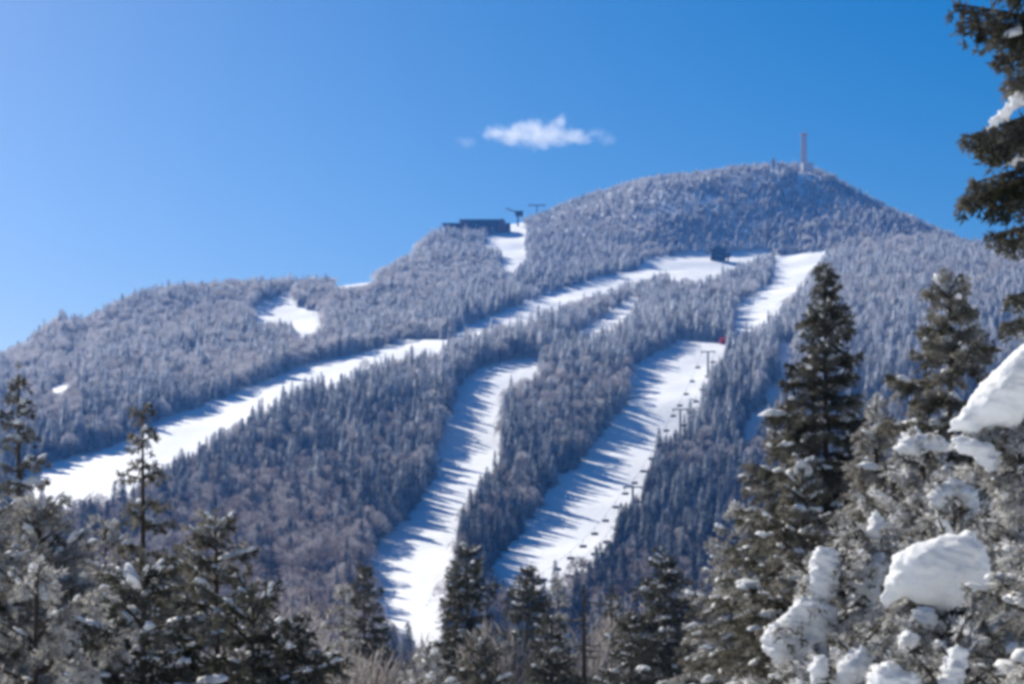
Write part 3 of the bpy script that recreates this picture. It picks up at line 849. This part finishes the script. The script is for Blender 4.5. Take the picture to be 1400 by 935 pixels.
def spruce(u, vtop, d, label, k=0.36, cap=2.2, needle=None, snow=0.5, bl=0.07, seed=1, gap=0.30, group=None, sparse=1.0, power=0.85, az_lim=None, droop=0.35, tw=0.5, name="spruce_tree", x=None, H=None, extra=None, lump=1.0, dens=1.0):
    R = np.random.default_rng(seed)
    needle = needle or M_NEEDLE_DARK
    if x is None: x = (u - 700) / F * d
    z0 = ground1(x, d)
    if H is None: H = (HZ - vtop) / F * d - z0
    o = empty(name, (x, d, z0), label, "tree", group)
    NG, SG, WG = Geo(), Geo(), Geo()
    lean = R.normal(0, 0.006, 2)
    zs = np.linspace(-0.3, H * 0.985, 9)
    tr = np.stack([lean[0] * zs ** 1.2 if False else lean[0] * np.maximum(zs, 0), lean[1] * np.maximum(zs, 0), zs], 1)
    TG = Geo(); TG.tube(tr, 0.012 * H * (1 - np.maximum(zs, 0) / H) ** 0.9 + 0.008, 8)
    vis = (HZ - 935) / F * d - z0 - 0.6        # local height of the lowest thing in frame
    z = H * 0.08
    while z < H - 0.08:
        dz = H - z
        Lm = min(cap, k * dz ** power + 0.05)
        low = z < vis
        f = min(1, dz / H * 1.4)
        n = max(3, int((3.5 + 3.0 * f) * sparse * (0.6 if low else 1)))
        a0 = R.uniform(0, 6.28)
        for j in range(n):
            az = a0 + j * 6.283 / n + R.normal(0, 0.3)
            if az_lim and not az_lim(az, z): continue
            L = Lm * R.uniform(0.55, 1.18)
            pitch = np.interp(dz, [0, 0.6, 2.5, 6], [0.9, 0.45, 0.1, -0.1]) + R.normal(0, 0.12)
            b = bl * (2.2 if low else 1)
            bough(NG, SG, WG, np.array([lean[0] * z, lean[1] * z, z + R.uniform(-0.08, 0.08)]), az, L, pitch, droop * R.uniform(0.6, 1.3) * f, b, min(tw, 0.42 * L + 0.05), snow * (0.3 if low else 1) * R.uniform(0.3, 1.6), R, hang=0.25 + 0.15 * f, lump=lump, dens=dens * (0.6 if low else 1))
        z += gap * R.uniform(0.7, 1.3) * (0.45 + 0.55 * min(1, dz / 2.0)) * (1.7 if low else 1)
    # leader
    n = 26; t = R.uniform(0, 1, n)
    v, q = blades(np.stack([lean[0] * H + 0 * t, lean[1] * H + 0 * t, H - 0.5 * t * min(1, H * 0.1)], 1), R.normal(0, 0.5, (n, 3)) + [0, 0, 0.9], bl * 1.2, bl * 0.25); NG.add(v, q)
    if extra: extra(NG, SG, WG, R, o)
    link("trunk", TG.build("trunk", [M_BARK], True), o)
    link("limbs", WG.build("limbs", [M_BARK]), o)
    link("crown", NG.build("crown", [needle]), o)
    if SG.n: link("snow_load", SG.build("snow_load", [M_PILLOW], True), o)
    return o

TREES = [
 # right side
 dict(u=1131, vtop=362, d=33, label="tall dark spire spruce with the pointed top rising over the right hand woods", k=0.33, cap=2.3, snow=0.5, seed=101, bl=0.085, gap=0.24, sparse=1.35, dens=1.5, needle=M_NEEDLE_DARK),
 dict(u=1299, vtop=374, d=25, label="broad olive spruce with layered boughs right of the tall dark spire", k=0.43, cap=2.2, snow=0.5, seed=102, bl=0.075, gap=0.24, sparse=1.3, dens=1.6, needle=M_NEEDLE_OLIVE, power=0.9),
 dict(u=1068, vtop=548, d=36, label="frosted brownish spruce leaning on the left flank of the tall dark spire", k=0.42, cap=2.4, snow=0.6, seed=103, dens=1.4, gap=0.26, sparse=1.2, needle=M_NEEDLE_OLIVE, bl=0.08),
 dict(u=1196, vtop=545, d=27, label="frosted spruce between the dark spire and the broad olive spruce", k=0.36, cap=1.9, snow=0.6, seed=104, dens=1.4, gap=0.24,sparse=1.2, needle=M_NEEDLE_FROST),
 dict(u=1395, vtop=520, d=20, label="shaded spruce at the right edge behind the snow slab", k=0.42, cap=1.9, snow=0.7, seed=105, needle=M_NEEDLE_OLIVE),
 # centre
 dict(u=638, vtop=740, d=58, label="dark spruce with snowy lower boughs at the foot of the central run", k=0.47, cap=2.3, snow=0.6, seed=110, bl=0.12, gap=0.32, sparse=1.3, needle=M_NEEDLE_DARK),
 dict(u=722, vtop=778, d=62, label="dark rounded spruce between the feet of the two steep runs", k=0.55, cap=2.0, snow=0.4, seed=111, bl=0.12, gap=0.32, sparse=1.3, needle=M_NEEDLE_DARK),
 dict(u=840, vtop=800, d=64, label="thin dark young spruce below the foot of the chairlift run", k=0.22, cap=1.0, snow=0.2, seed=112, bl=0.12, gap=0.4, needle=M_NEEDLE_DARK),
 dict(u=905, vtop=754, d=54, label="wide dark spruce with snow pads right of the chairlift run", k=0.6, cap=2.8, snow=0.6, seed=113, bl=0.12, gap=0.32, sparse=1.3, needle=M_NEEDLE_DARK),
 dict(u=500, vtop=775, d=66, label="dark spruce left of the foot of the central run", k=0.45, cap=2.0, snow=0.25, seed=114, bl=0.13, gap=0.34, sparse=1.2, needle=M_NEEDLE_DARK),
 dict(u=468, vtop=800, d=62, label="frosted grey spruce near the lower middle left of the dark one", k=0.42, cap=2.2, snow=0.4, seed=115, bl=0.13, gap=0.42, needle=M_NEEDLE_FROST),
 dict(u=765, vtop=784, d=70, label="small pointed spruce left of the bare snag", k=0.18, cap=0.8, snow=0.2, seed=116, bl=0.12, gap=0.4, needle=M_NEEDLE_FROST),
 dict(u=960, vtop=800, d=46, label="low dark spruce left of the frosted brownish spruce", k=0.45, cap=2.2, snow=0.4, seed=117, bl=0.11, gap=0.38, needle=M_NEEDLE_DARK),
 # left
 dict(u=197, vtop=555, d=25, label="gaunt thin spruce with sparse short boughs against the long run", k=0.24, cap=1.5, snow=0.55, seed=120, needle=M_NEEDLE_OLIVE, sparse=0.85, gap=0.30, power=1.05, droop=0.25),
 dict(u=27, vtop=500, d=23, label="thin ragged spruce at the left edge", k=0.2, cap=1.5, snow=0.6, seed=121, needle=M_NEEDLE_OLIVE, sparse=0.8, gap=0.30, power=1.5),
 dict(u=302, vtop=695, d=21, label="snow laden shaded spruce right of the gaunt thin spruce", k=0.5, cap=2.2, snow=1.6, seed=122, lump=0.7, gap=0.24, sparse=1.2, needle=M_NEEDLE_OLIVE, bl=0.065),
 dict(u=58, vtop=684, d=18, label="bushy frosted spruce in the lower left corner between the two thin ones", k=0.62, cap=2.2, snow=1.2, seed=123, lump=0.55, gap=0.2, sparse=1.5, needle=M_NEEDLE_FROST, bl=0.06, power=0.75),
 dict(u=-40, vtop=650, d=16, label="heavily frosted spruce cut by the left edge of the view", k=0.55, cap=2.2, snow=1.2, seed=124, lump=0.55, gap=0.2, sparse=1.5, needle=M_NEEDLE_FROST, bl=0.055),
 dict(u=205, vtop=770, d=15, label="dark snow padded spruce low in front of the gaunt one", k=0.6, cap=2.0, snow=1.8, seed=125, lump=0.7, gap=0.22, sparse=1.2, needle=M_NEEDLE_DARK, bl=0.055),
 dict(u=655, vtop=868, d=48, label="small dark spruce in front of the large dark central one", k=0.6, cap=1.8, snow=0.5, seed=133, needle=M_NEEDLE_DARK, bl=0.11, gap=0.34, sparse=1.2),
 dict(u=752, vtop=842, d=50, label="dark spruce just left of the bare snag, low in the frame", k=0.55, cap=1.8, snow=0.5, seed=134, needle=M_NEEDLE_DARK, bl=0.11, gap=0.34, sparse=1.2),
 dict(u=862, vtop=835, d=47, label="dark spruce low between the snag and the wide dark spruce", k=0.55, cap=1.8, snow=0.5, seed=135, needle=M_NEEDLE_DARK, bl=0.11, gap=0.34, sparse=1.2),
 dict(u=585, vtop=888, d=44, label="frosted young spruce at the bottom under the foot of the central run", k=0.55, cap=1.6, snow=0.6, seed=136, needle=M_NEEDLE_FROST, bl=0.10, gap=0.34, sparse=1.2),
 dict(u=1100, vtop=640, d=24, label="olive spruce in front of the tall dark spire", k=0.5, cap=1.9, snow=0.8, seed=137, needle=M_NEEDLE_OLIVE, bl=0.07, gap=0.25, sparse=1.3, dens=1.3),
 dict(u=1350, vtop=640, d=18, label="shaded dark spruce between the large pillow and the slab", k=0.55, cap=1.9, snow=0.7, seed=138, needle=M_NEEDLE_DARK, bl=0.06, gap=0.24, sparse=1.3, dens=1.2, lump=0.7),
 dict(u=150, vtop=712, d=28, label="frosted spruce behind the gaunt thin one, half hidden", k=0.5, cap=2.3, snow=0.7, seed=127, needle=M_NEEDLE_FROST, bl=0.075, lump=0.7),
 dict(u=255, vtop=735, d=30, label="mid sized frosted spruce just left of the snow laden shaded one", k=0.5, cap=2.3, snow=0.7, seed=128, needle=M_NEEDLE_OLIVE, bl=0.075, lump=0.7),
 dict(u=50, vtop=760, d=13, label="near frosted spruce at the very bottom left corner", k=0.7, cap=1.8, snow=1.0, seed=129, needle=M_NEEDLE_FROST, bl=0.05, lump=0.45),
 dict(u=345, vtop=800, d=17, label="low shaded spruce between the two sagging dark spruces", k=0.7, cap=2.0, snow=1.0, seed=130, needle=M_NEEDLE_DARK, bl=0.06, lump=0.5),
 dict(u=1010, vtop=690, d=44, label="brownish frosted spruce at the left foot of the tall dark spire", k=0.5, cap=2.6, snow=0.5, seed=131, needle=M_NEEDLE_FROST, bl=0.10, gap=0.34),
 dict(u=1255, vtop=600, d=20, label="frosted olive spruce below the broad olive one, above the large pillow", k=0.5, cap=1.8, snow=0.8, seed=132, needle=M_NEEDLE_OLIVE, bl=0.06, lump=0.8),
 dict(u=400, vtop=850, d=24, label="low dark spruce with sagging white boughs at the bottom edge", k=0.75, cap=2.2, snow=1.7, seed=126, lump=0.7, gap=0.22, sparse=1.2, needle=M_NEEDLE_DARK, bl=0.07),
]
for t in TREES: spruce(**t)

for i, (x_, y_) in enumerate([(-13.5, 33), (-11.5, 29), (-14.5, 27), (-16, 35)]):
    spruce(0, 0, y_, "tall spruce beyond the left edge of the view", k=0.4, cap=2.6, snow=0.05, seed=170 + i, bl=0.16, gap=0.5, needle=M_NEEDLE_DARK, x=x_, H=15.0, group="spruces beyond the left edge")

# frosted leafless shrubs and young hardwoods along the bottom
def frosted_hardwood(u, vtop, d, r, label, seed, n=2600, name="hardwood_tree"):
    R = np.random.default_rng(seed); x = (u - 700) / F * d; z0 = ground1(x, d); H = (HZ - vtop) / F * d - z0
    o = empty(name, (x, d, z0), label, "tree")
    W, T = Geo(), Geo()
    L = limbs_hardwood(H, r, 16, seed)
    for p, rad in L: W.tube(p, np.linspace(rad, rad * .3, len(p)), 5)
    cents = np.array([p[-1] for p, _ in L[1:]] + [p[1] for p, _ in L[1:]] + [[0, 0, H * .85]])
    k = R.integers(0, len(cents), n)
    b = cents[k] + R.normal(0, 1, (n, 3)) * [r * .22, r * .22, H * .05]
    b[:, 2] = np.minimum(b[:, 2], H * (1.0 - 0.25 * (np.hypot(b[:, 0], b[:, 1]) / r) ** 2))
    dr = unit(b - [0, 0, H * .4]) + R.normal(0, .6, (n, 3)) + [0, 0, .3]
    v, q = blades(b, dr, R.uniform(.25, .6, n), .05); T.add(v, q)
    link("trunk", W.build("trunk", [M_BARK]), o); link("crown", T.build("crown", [M_TWIG_FROST]), o)
    return o
HW = [(520, 892, 72, 1.8, "frosted bare hardwood below the foot of the central run"), (590, 872, 64, 1.6, "small frosted hardwood left of the dark central spruce"),
      (428, 815, 80, 2.6, "wide frosted hardwood left of the grey spruce"), (372, 780, 84, 2.6, "tall frosted hardwood behind the sagging dark spruce"),
      (800, 830, 60, 1.6, "frosted hardwood behind the bare snag"), (680, 850, 56, 1.3, "frosted hardwood between the two dark central spruces"),
      (860, 815, 78, 2.0, "frosted hardwood behind the wide dark spruce"), (480, 880, 52, 1.8, "brownish frosted hardwood at the bottom below the grey spruce")]
for i, (u, v, d, r, l) in enumerate(HW): frosted_hardwood(u, v, d, r, l, 300 + i)
# bare snag
R = np.random.default_rng(5)
d = 50; x = (798 - 700) / F * d; z0 = ground1(x, d); H = (HZ - 798) / F * d - z0
o = empty("dead_tree", (x, d, z0), "bare dead snag with a straight thin trunk at the bottom", "tree")
G = Geo(); G.tube([(0, 0, -.3), (.03, 0, H * .5), (0, 0, H)], [.14, .09, .03], 7); part("trunk", G, [M_BARK], o)
G = Geo()
for k in range(26):
    z = H * R.uniform(.45, .98); a = R.uniform(0, 6.28); l = R.uniform(.2, .7)
    G.tube([(0, 0, z), (math.cos(a) * l * .6, math.sin(a) * l * .6, z - .05), (math.cos(a) * l, math.sin(a) * l, z - .02)], [.02, .014, .006], 4)
part("limbs", G, [M_BARK], o)

# ------------------------------------------------------------------ big snow pillows on near boughs
def snow_body(name, parent, blobs, d, loc, vox=0.012, outline=None, thick=0.2, rough=0.02):
    """closed snow mass: overlapping lumps (u, v, depth offset m, rx px, ry m, rz px), or lumps packed inside an outline"""
    q = d / F; G = Geo()
    if outline is not None:
        v, t = ICO[2]; P = np.array(outline, float); st = 5.0
        uu, vv = np.meshgrid(np.arange(P[:, 0].min(), P[:, 0].max(), st), np.arange(P[:, 1].min(), P[:, 1].max(), st))
        uu = uu.ravel() + rng.uniform(-1.5, 1.5, uu.size); vv = vv.ravel() + rng.uniform(-1.5, 1.5, vv.size)
        k = in_poly(uu, vv, outline); uu, vv = uu[k], vv[k]
        dist = np.full(len(uu), 1e9)
        for a, b in zip(P, np.roll(P, -1, 0)):
            ab = b - a; pq = np.stack([uu, vv], 1) - a
            tt = np.clip(pq @ ab / (ab @ ab), 0, 1)
            dist = np.minimum(dist, np.hypot(*(pq - tt[:, None] * ab).T))
        blobs = [(a, b, rng.normal(0, .02), max(c, 3.5), min(max(c, 3.5) * q * 1.3, thick), max(c, 3.5)) for a, b, c in zip(uu, vv, np.minimum(dist, thick / q * 0.8))]
    else:
        v, t = ICO[3]
    for (u, vv, dy, a, b, c) in blobs:
        p = v * (1 + 0.16 * noise3(v * 1.6 + u * .37, 2) + 0.08 * noise3(v * 4 + u, 6))[:, None] * [a * q, b, c * q]
        G.add(p + np.array([(u - 700) * q, d + dy, (HZ - vv) * q]) - np.array(loc), t=t)
    o = link(name, G.build(name, [M_PILLOW]), parent)
    md = o.modifiers.new("merge", 'REMESH'); md.mode = 'VOXEL'; md.voxel_size = vox
    sm = o.modifiers.new("soft", 'SMOOTH'); sm.factor = 0.5; sm.iterations = 4
    dg = bpy.context.evaluated_depsgraph_get(); me = bpy.data.meshes.new_from_object(o.evaluated_get(dg))
    o.modifiers.clear(); o.data = me; me.materials.clear(); me.materials.append(M_PILLOW)
    co = np.empty(len(me.vertices) * 3, np.float32); me.vertices.foreach_get('co', co); co = co.reshape(-1, 3)
    no = np.empty(len(me.vertices) * 3, np.float32); me.vertices.foreach_get('normal', no); no = no.reshape(-1, 3)
    s1 = 0.07
    co += no * (rough * (noise3(co / s1, 4) + 0.6 * noise3(co / (s1 * .45), 9)))[:, None].astype(np.float32)
    me.vertices.foreach_set('co', co.ravel()); me.update()
    for pl in me.polygons: pl.use_smooth = True
    return o

def boughs_to(tips, d, trunk_xy, needle, parent_o, NG, SG, WG, R, bl, tw, snow, hang=0.45, dens=1.4, lump=0.4):
    """boughs from the trunk to given tips (u, v, dy, rise at the trunk in m, droop)"""
    q = d / F
    for (u, v, dy, rise, droop) in tips:
        tip = np.array([(u - 700) * q - trunk_xy[0], d + dy - trunk_xy[1], (HZ - v) * q - trunk_xy[2]])
        L = float(np.hypot(tip[0], tip[1])); az = math.atan2(tip[1], tip[0])
        p0 = np.array([0, 0, tip[2] + rise])
        pitch = math.atan((-rise + 0.65 * droop * L) / L)
        bough(NG, SG, WG, p0, az, L, pitch, droop, bl, tw, snow, R, hang=hang, dens=dens, lump=lump)

# overhanging spruce at the top right: trunk outside the frame
def extra_over(NG, SG, WG, R, o):
    d = 9.0; tips = [(1306, 6, 0, -.28, .3), (1318, 22, .1, -.2, .3), (1352, 58, -.1, -.12, .35), (1335, -6, -.2, -.25, .3), (1372, 66, .15, -.1, .4), (1390, 30, .0, -.1, .4),
      (1378, 108, 0, .02, .2), (1392, 100, .2, .1, .2),
      (1316, 190, 0, .28, .25), (1334, 212, -.1, .24, .3), (1350, 180, .15, .2, .3), (1372, 200, .2, .1, .3),
      (1312, 278, 0, .30, .3), (1330, 262, .15, .25, .25), (1345, 292, -.1, .2, .35), (1360, 318, .1, .12, .4), (1376, 332, 0, .1, .45), (1392, 330, -.15, .1, .4), (1340, 240, .2, .2, .2),
      (1378, 408, 0, .2, .3), (1380, 440, .1, .15, .3)]
    boughs_to(tips, d, o.location, None, o, NG, SG, WG, R, 0.038, 0.15, 0.12, hang=0.8, dens=2.6, lump=0.3)
over = spruce(1640, 0, 9.0, "dark spruce reaching hanging boughs into the sky at the upper right edge", k=0.3, cap=1.0, snow=0.3, lump=0.4, seed=140, needle=M_NEEDLE_DARK, bl=0.05, H=9.0,
       az_lim=lambda a, z: math.cos(a) > 0.1, extra=extra_over)
snow_body("snow_load", over, None, 9.0, over.location, 0.006, [(1343, 180), (1352, 166), (1366, 154), (1380, 138), (1396, 126), (1406, 116), (1425, 108), (1425, 130), (1402, 142), (1386, 154), (1372, 170), (1356, 178)], 0.05, 0.012)
snow_body("snow_load", over, None, 9.0, over.location, 0.006, [(1372, 228), (1384, 220), (1398, 206), (1425, 198), (1425, 210), (1402, 217), (1388, 226)], 0.04, 0.008)

# small spruce carrying the slab of snow at the right edge
def extra_slab(NG, SG, WG, R, o):
    tips = [(1308, 598, 0, .12, .3), (1330, 600, -.1, .1, .3), (1352, 610, .1, .1, .3), (1375, 612, -.1, .1, .3), (1392, 640, 0, .05, .4), (1340, 660, -.2, .1, .4), (1365, 690, -.15, .1, .4), (1385, 700, .1, .1, .4), (1320, 640, .1, .1, .4)]
    boughs_to(tips, 11.0, o.location, None, o, NG, SG, WG, R, 0.045, 0.16, 0.9, hang=0.5)
slab = spruce(1450, 520, 11.0, "small spruce bearing a thick sloping slab of snow at the right edge", k=0.4, cap=0.7, snow=0.8, seed=141, needle=M_NEEDLE_WHITE, bl=0.05, extra=extra_slab)
snow_body("snow_slab", slab, None, 11.0, slab.location, 0.012, [(1420, 455), (1396, 474), (1365, 502), (1338, 530), (1322, 552), (1300, 580), (1298, 592), (1316, 588), (1330, 598), (1345, 582), (1368, 584), (1384, 598), (1398, 570), (1440, 572), (1440, 450)], 0.16, 0.012)

# spruce carrying the large snow pillow lower right
def extra_pillow(NG, SG, WG, R, o):
    tips = [(1215, 845, -.1, .25, .3), (1240, 850, -.2, .2, .3), (1262, 855, .1, .2, .3), (1290, 850, -.2, .2, .3), (1320, 845, -.1, .1, .4), (1350, 830, 0, .1, .3), (1230, 880, -.2, .3, .3), (1270, 890, -.25, .2, .4), (1330, 880, -.2, .2, .4), (1200, 870, 0, .3, .3), (1300, 900, -.2, .2, .4), (1360, 870, -.1, .2, .4)]
    boughs_to(tips, 12.0, o.location, None, o, NG, SG, WG, R, 0.05, 0.2, 0.8, hang=0.5)
pil = spruce(1300, 745, 12.4, "young spruce crushed under one large angular pillow of snow", k=0.55, cap=0.9, snow=0.9, lump=0.5, seed=142, needle=M_NEEDLE_WHITE, bl=0.05, extra=extra_pillow)
snow_body("snow_pillow", pil, None, 12.0, pil.location, 0.013, [(1204, 822), (1214, 790), (1222, 760), (1248, 746), (1280, 735), (1312, 728), (1328, 726), (1340, 742), (1350, 768), (1352, 792), (1338, 812), (1312, 826), (1290, 838), (1278, 824), (1258, 826), (1240, 812), (1222, 820), (1210, 832)], 0.2, 0.016)

snow_body("snow_load", pil, None, 11.8, pil.location, 0.011, [(1246, 836), (1262, 826), (1276, 832), (1284, 850), (1272, 862), (1258, 852)], 0.08, 0.02)
snow_body("snow_load", pil, None, 11.7, pil.location, 0.011, [(1226, 872), (1240, 858), (1256, 866), (1252, 884), (1234, 890)], 0.08, 0.02)
snow_body("snow_load", slab, None, 10.9, slab.location, 0.011, [(1304, 600), (1320, 596), (1346, 604), (1366, 620), (1360, 650), (1346, 640), (1330, 622), (1312, 618)], 0.08, 0.022)

# small snow ghosts: saplings buried in snow
def ghost(u, vtop, d, blobs, label, seed, snow=0.8, k=0.5, cap=0.6, name="spruce_sapling", needle=None):
    o = spruce(u, vtop, d, label, k=k, cap=cap, snow=snow, seed=seed, needle=needle or M_NEEDLE_WHITE, bl=0.045, name=name, lump=0.4, sparse=1.3, gap=0.2)
    for ol in blobs:
        snow_body("snow_load", o, None, d - 0.12, o.location, 0.011, ol, 0.11, 0.028)
    return o
ghost(1125, 752, 13.5, [[(1113, 752), (1126, 745), (1142, 750), (1147, 775), (1142, 805), (1130, 825), (1112, 818), (1107, 790)],
      [(1042, 868), (1058, 850), (1074, 838), (1098, 812), (1120, 818), (1147, 833), (1140, 858), (1128, 880), (1140, 927), (1115, 945), (1090, 940), (1086, 895), (1066, 905), (1046, 890)]], "sapling buried as a white snow column, leftmost of the snowed saplings", 150)
ghost(1198, 703, 14, [[(1188, 706), (1197, 697), (1210, 710), (1206, 735), (1200, 750), (1188, 738)],
      [(1164, 784), (1176, 768), (1192, 758), (1210, 752), (1212, 775), (1204, 797), (1194, 828), (1166, 848), (1158, 835), (1162, 810)]], "taller snow plastered sapling just left of the large pillow", 151)
ghost(1165, 872, 11.5, [[(1142, 915), (1158, 895), (1174, 885), (1200, 896), (1190, 915), (1170, 940), (1145, 942)], [(1108, 905), (1122, 895), (1134, 910), (1128, 935), (1108, 930)]], "low white sapling at the bottom edge between the two taller ones", 152)
ghost(1222, 895, 10.5, [[(1184, 922), (1196, 908), (1212, 903), (1236, 914), (1262, 926), (1262, 950), (1190, 950)]], "low snow mound on a sapling below the large pillow", 153)
ghost(1306, 874, 10.5, [[(1300, 888), (1309, 876), (1320, 892), (1320, 925), (1305, 945), (1278, 945), (1284, 920)]], "small cone of snow on a sapling at the bottom right", 154)
ghost(1392, 645, 12.5, [[(1379, 672), (1390, 655), (1412, 645), (1412, 700), (1396, 704), (1383, 715)], [(1384, 745), (1396, 728), (1412, 730), (1412, 790), (1392, 785)]], "sapling with hanging white snow at the right edge under the slab", 155)
ghost(1306, 640, 15.5, [[(1270, 678), (1284, 658), (1304, 654), (1322, 660), (1342, 688), (1336, 700), (1318, 684), (1304, 676), (1290, 690), (1276, 694)], [(1306, 842), (1318, 838), (1328, 852), (1316, 866)]], "snowy sapling behind and above the large pillow", 156)
ghost(1262, 585, 17, [[(1224, 612), (1236, 598), (1256, 594), (1284, 598), (1306, 610), (1296, 620), (1270, 614), (1250, 622), (1232, 622)]], "sapling topped with a flat cap of snow under the broad olive spruce", 157)
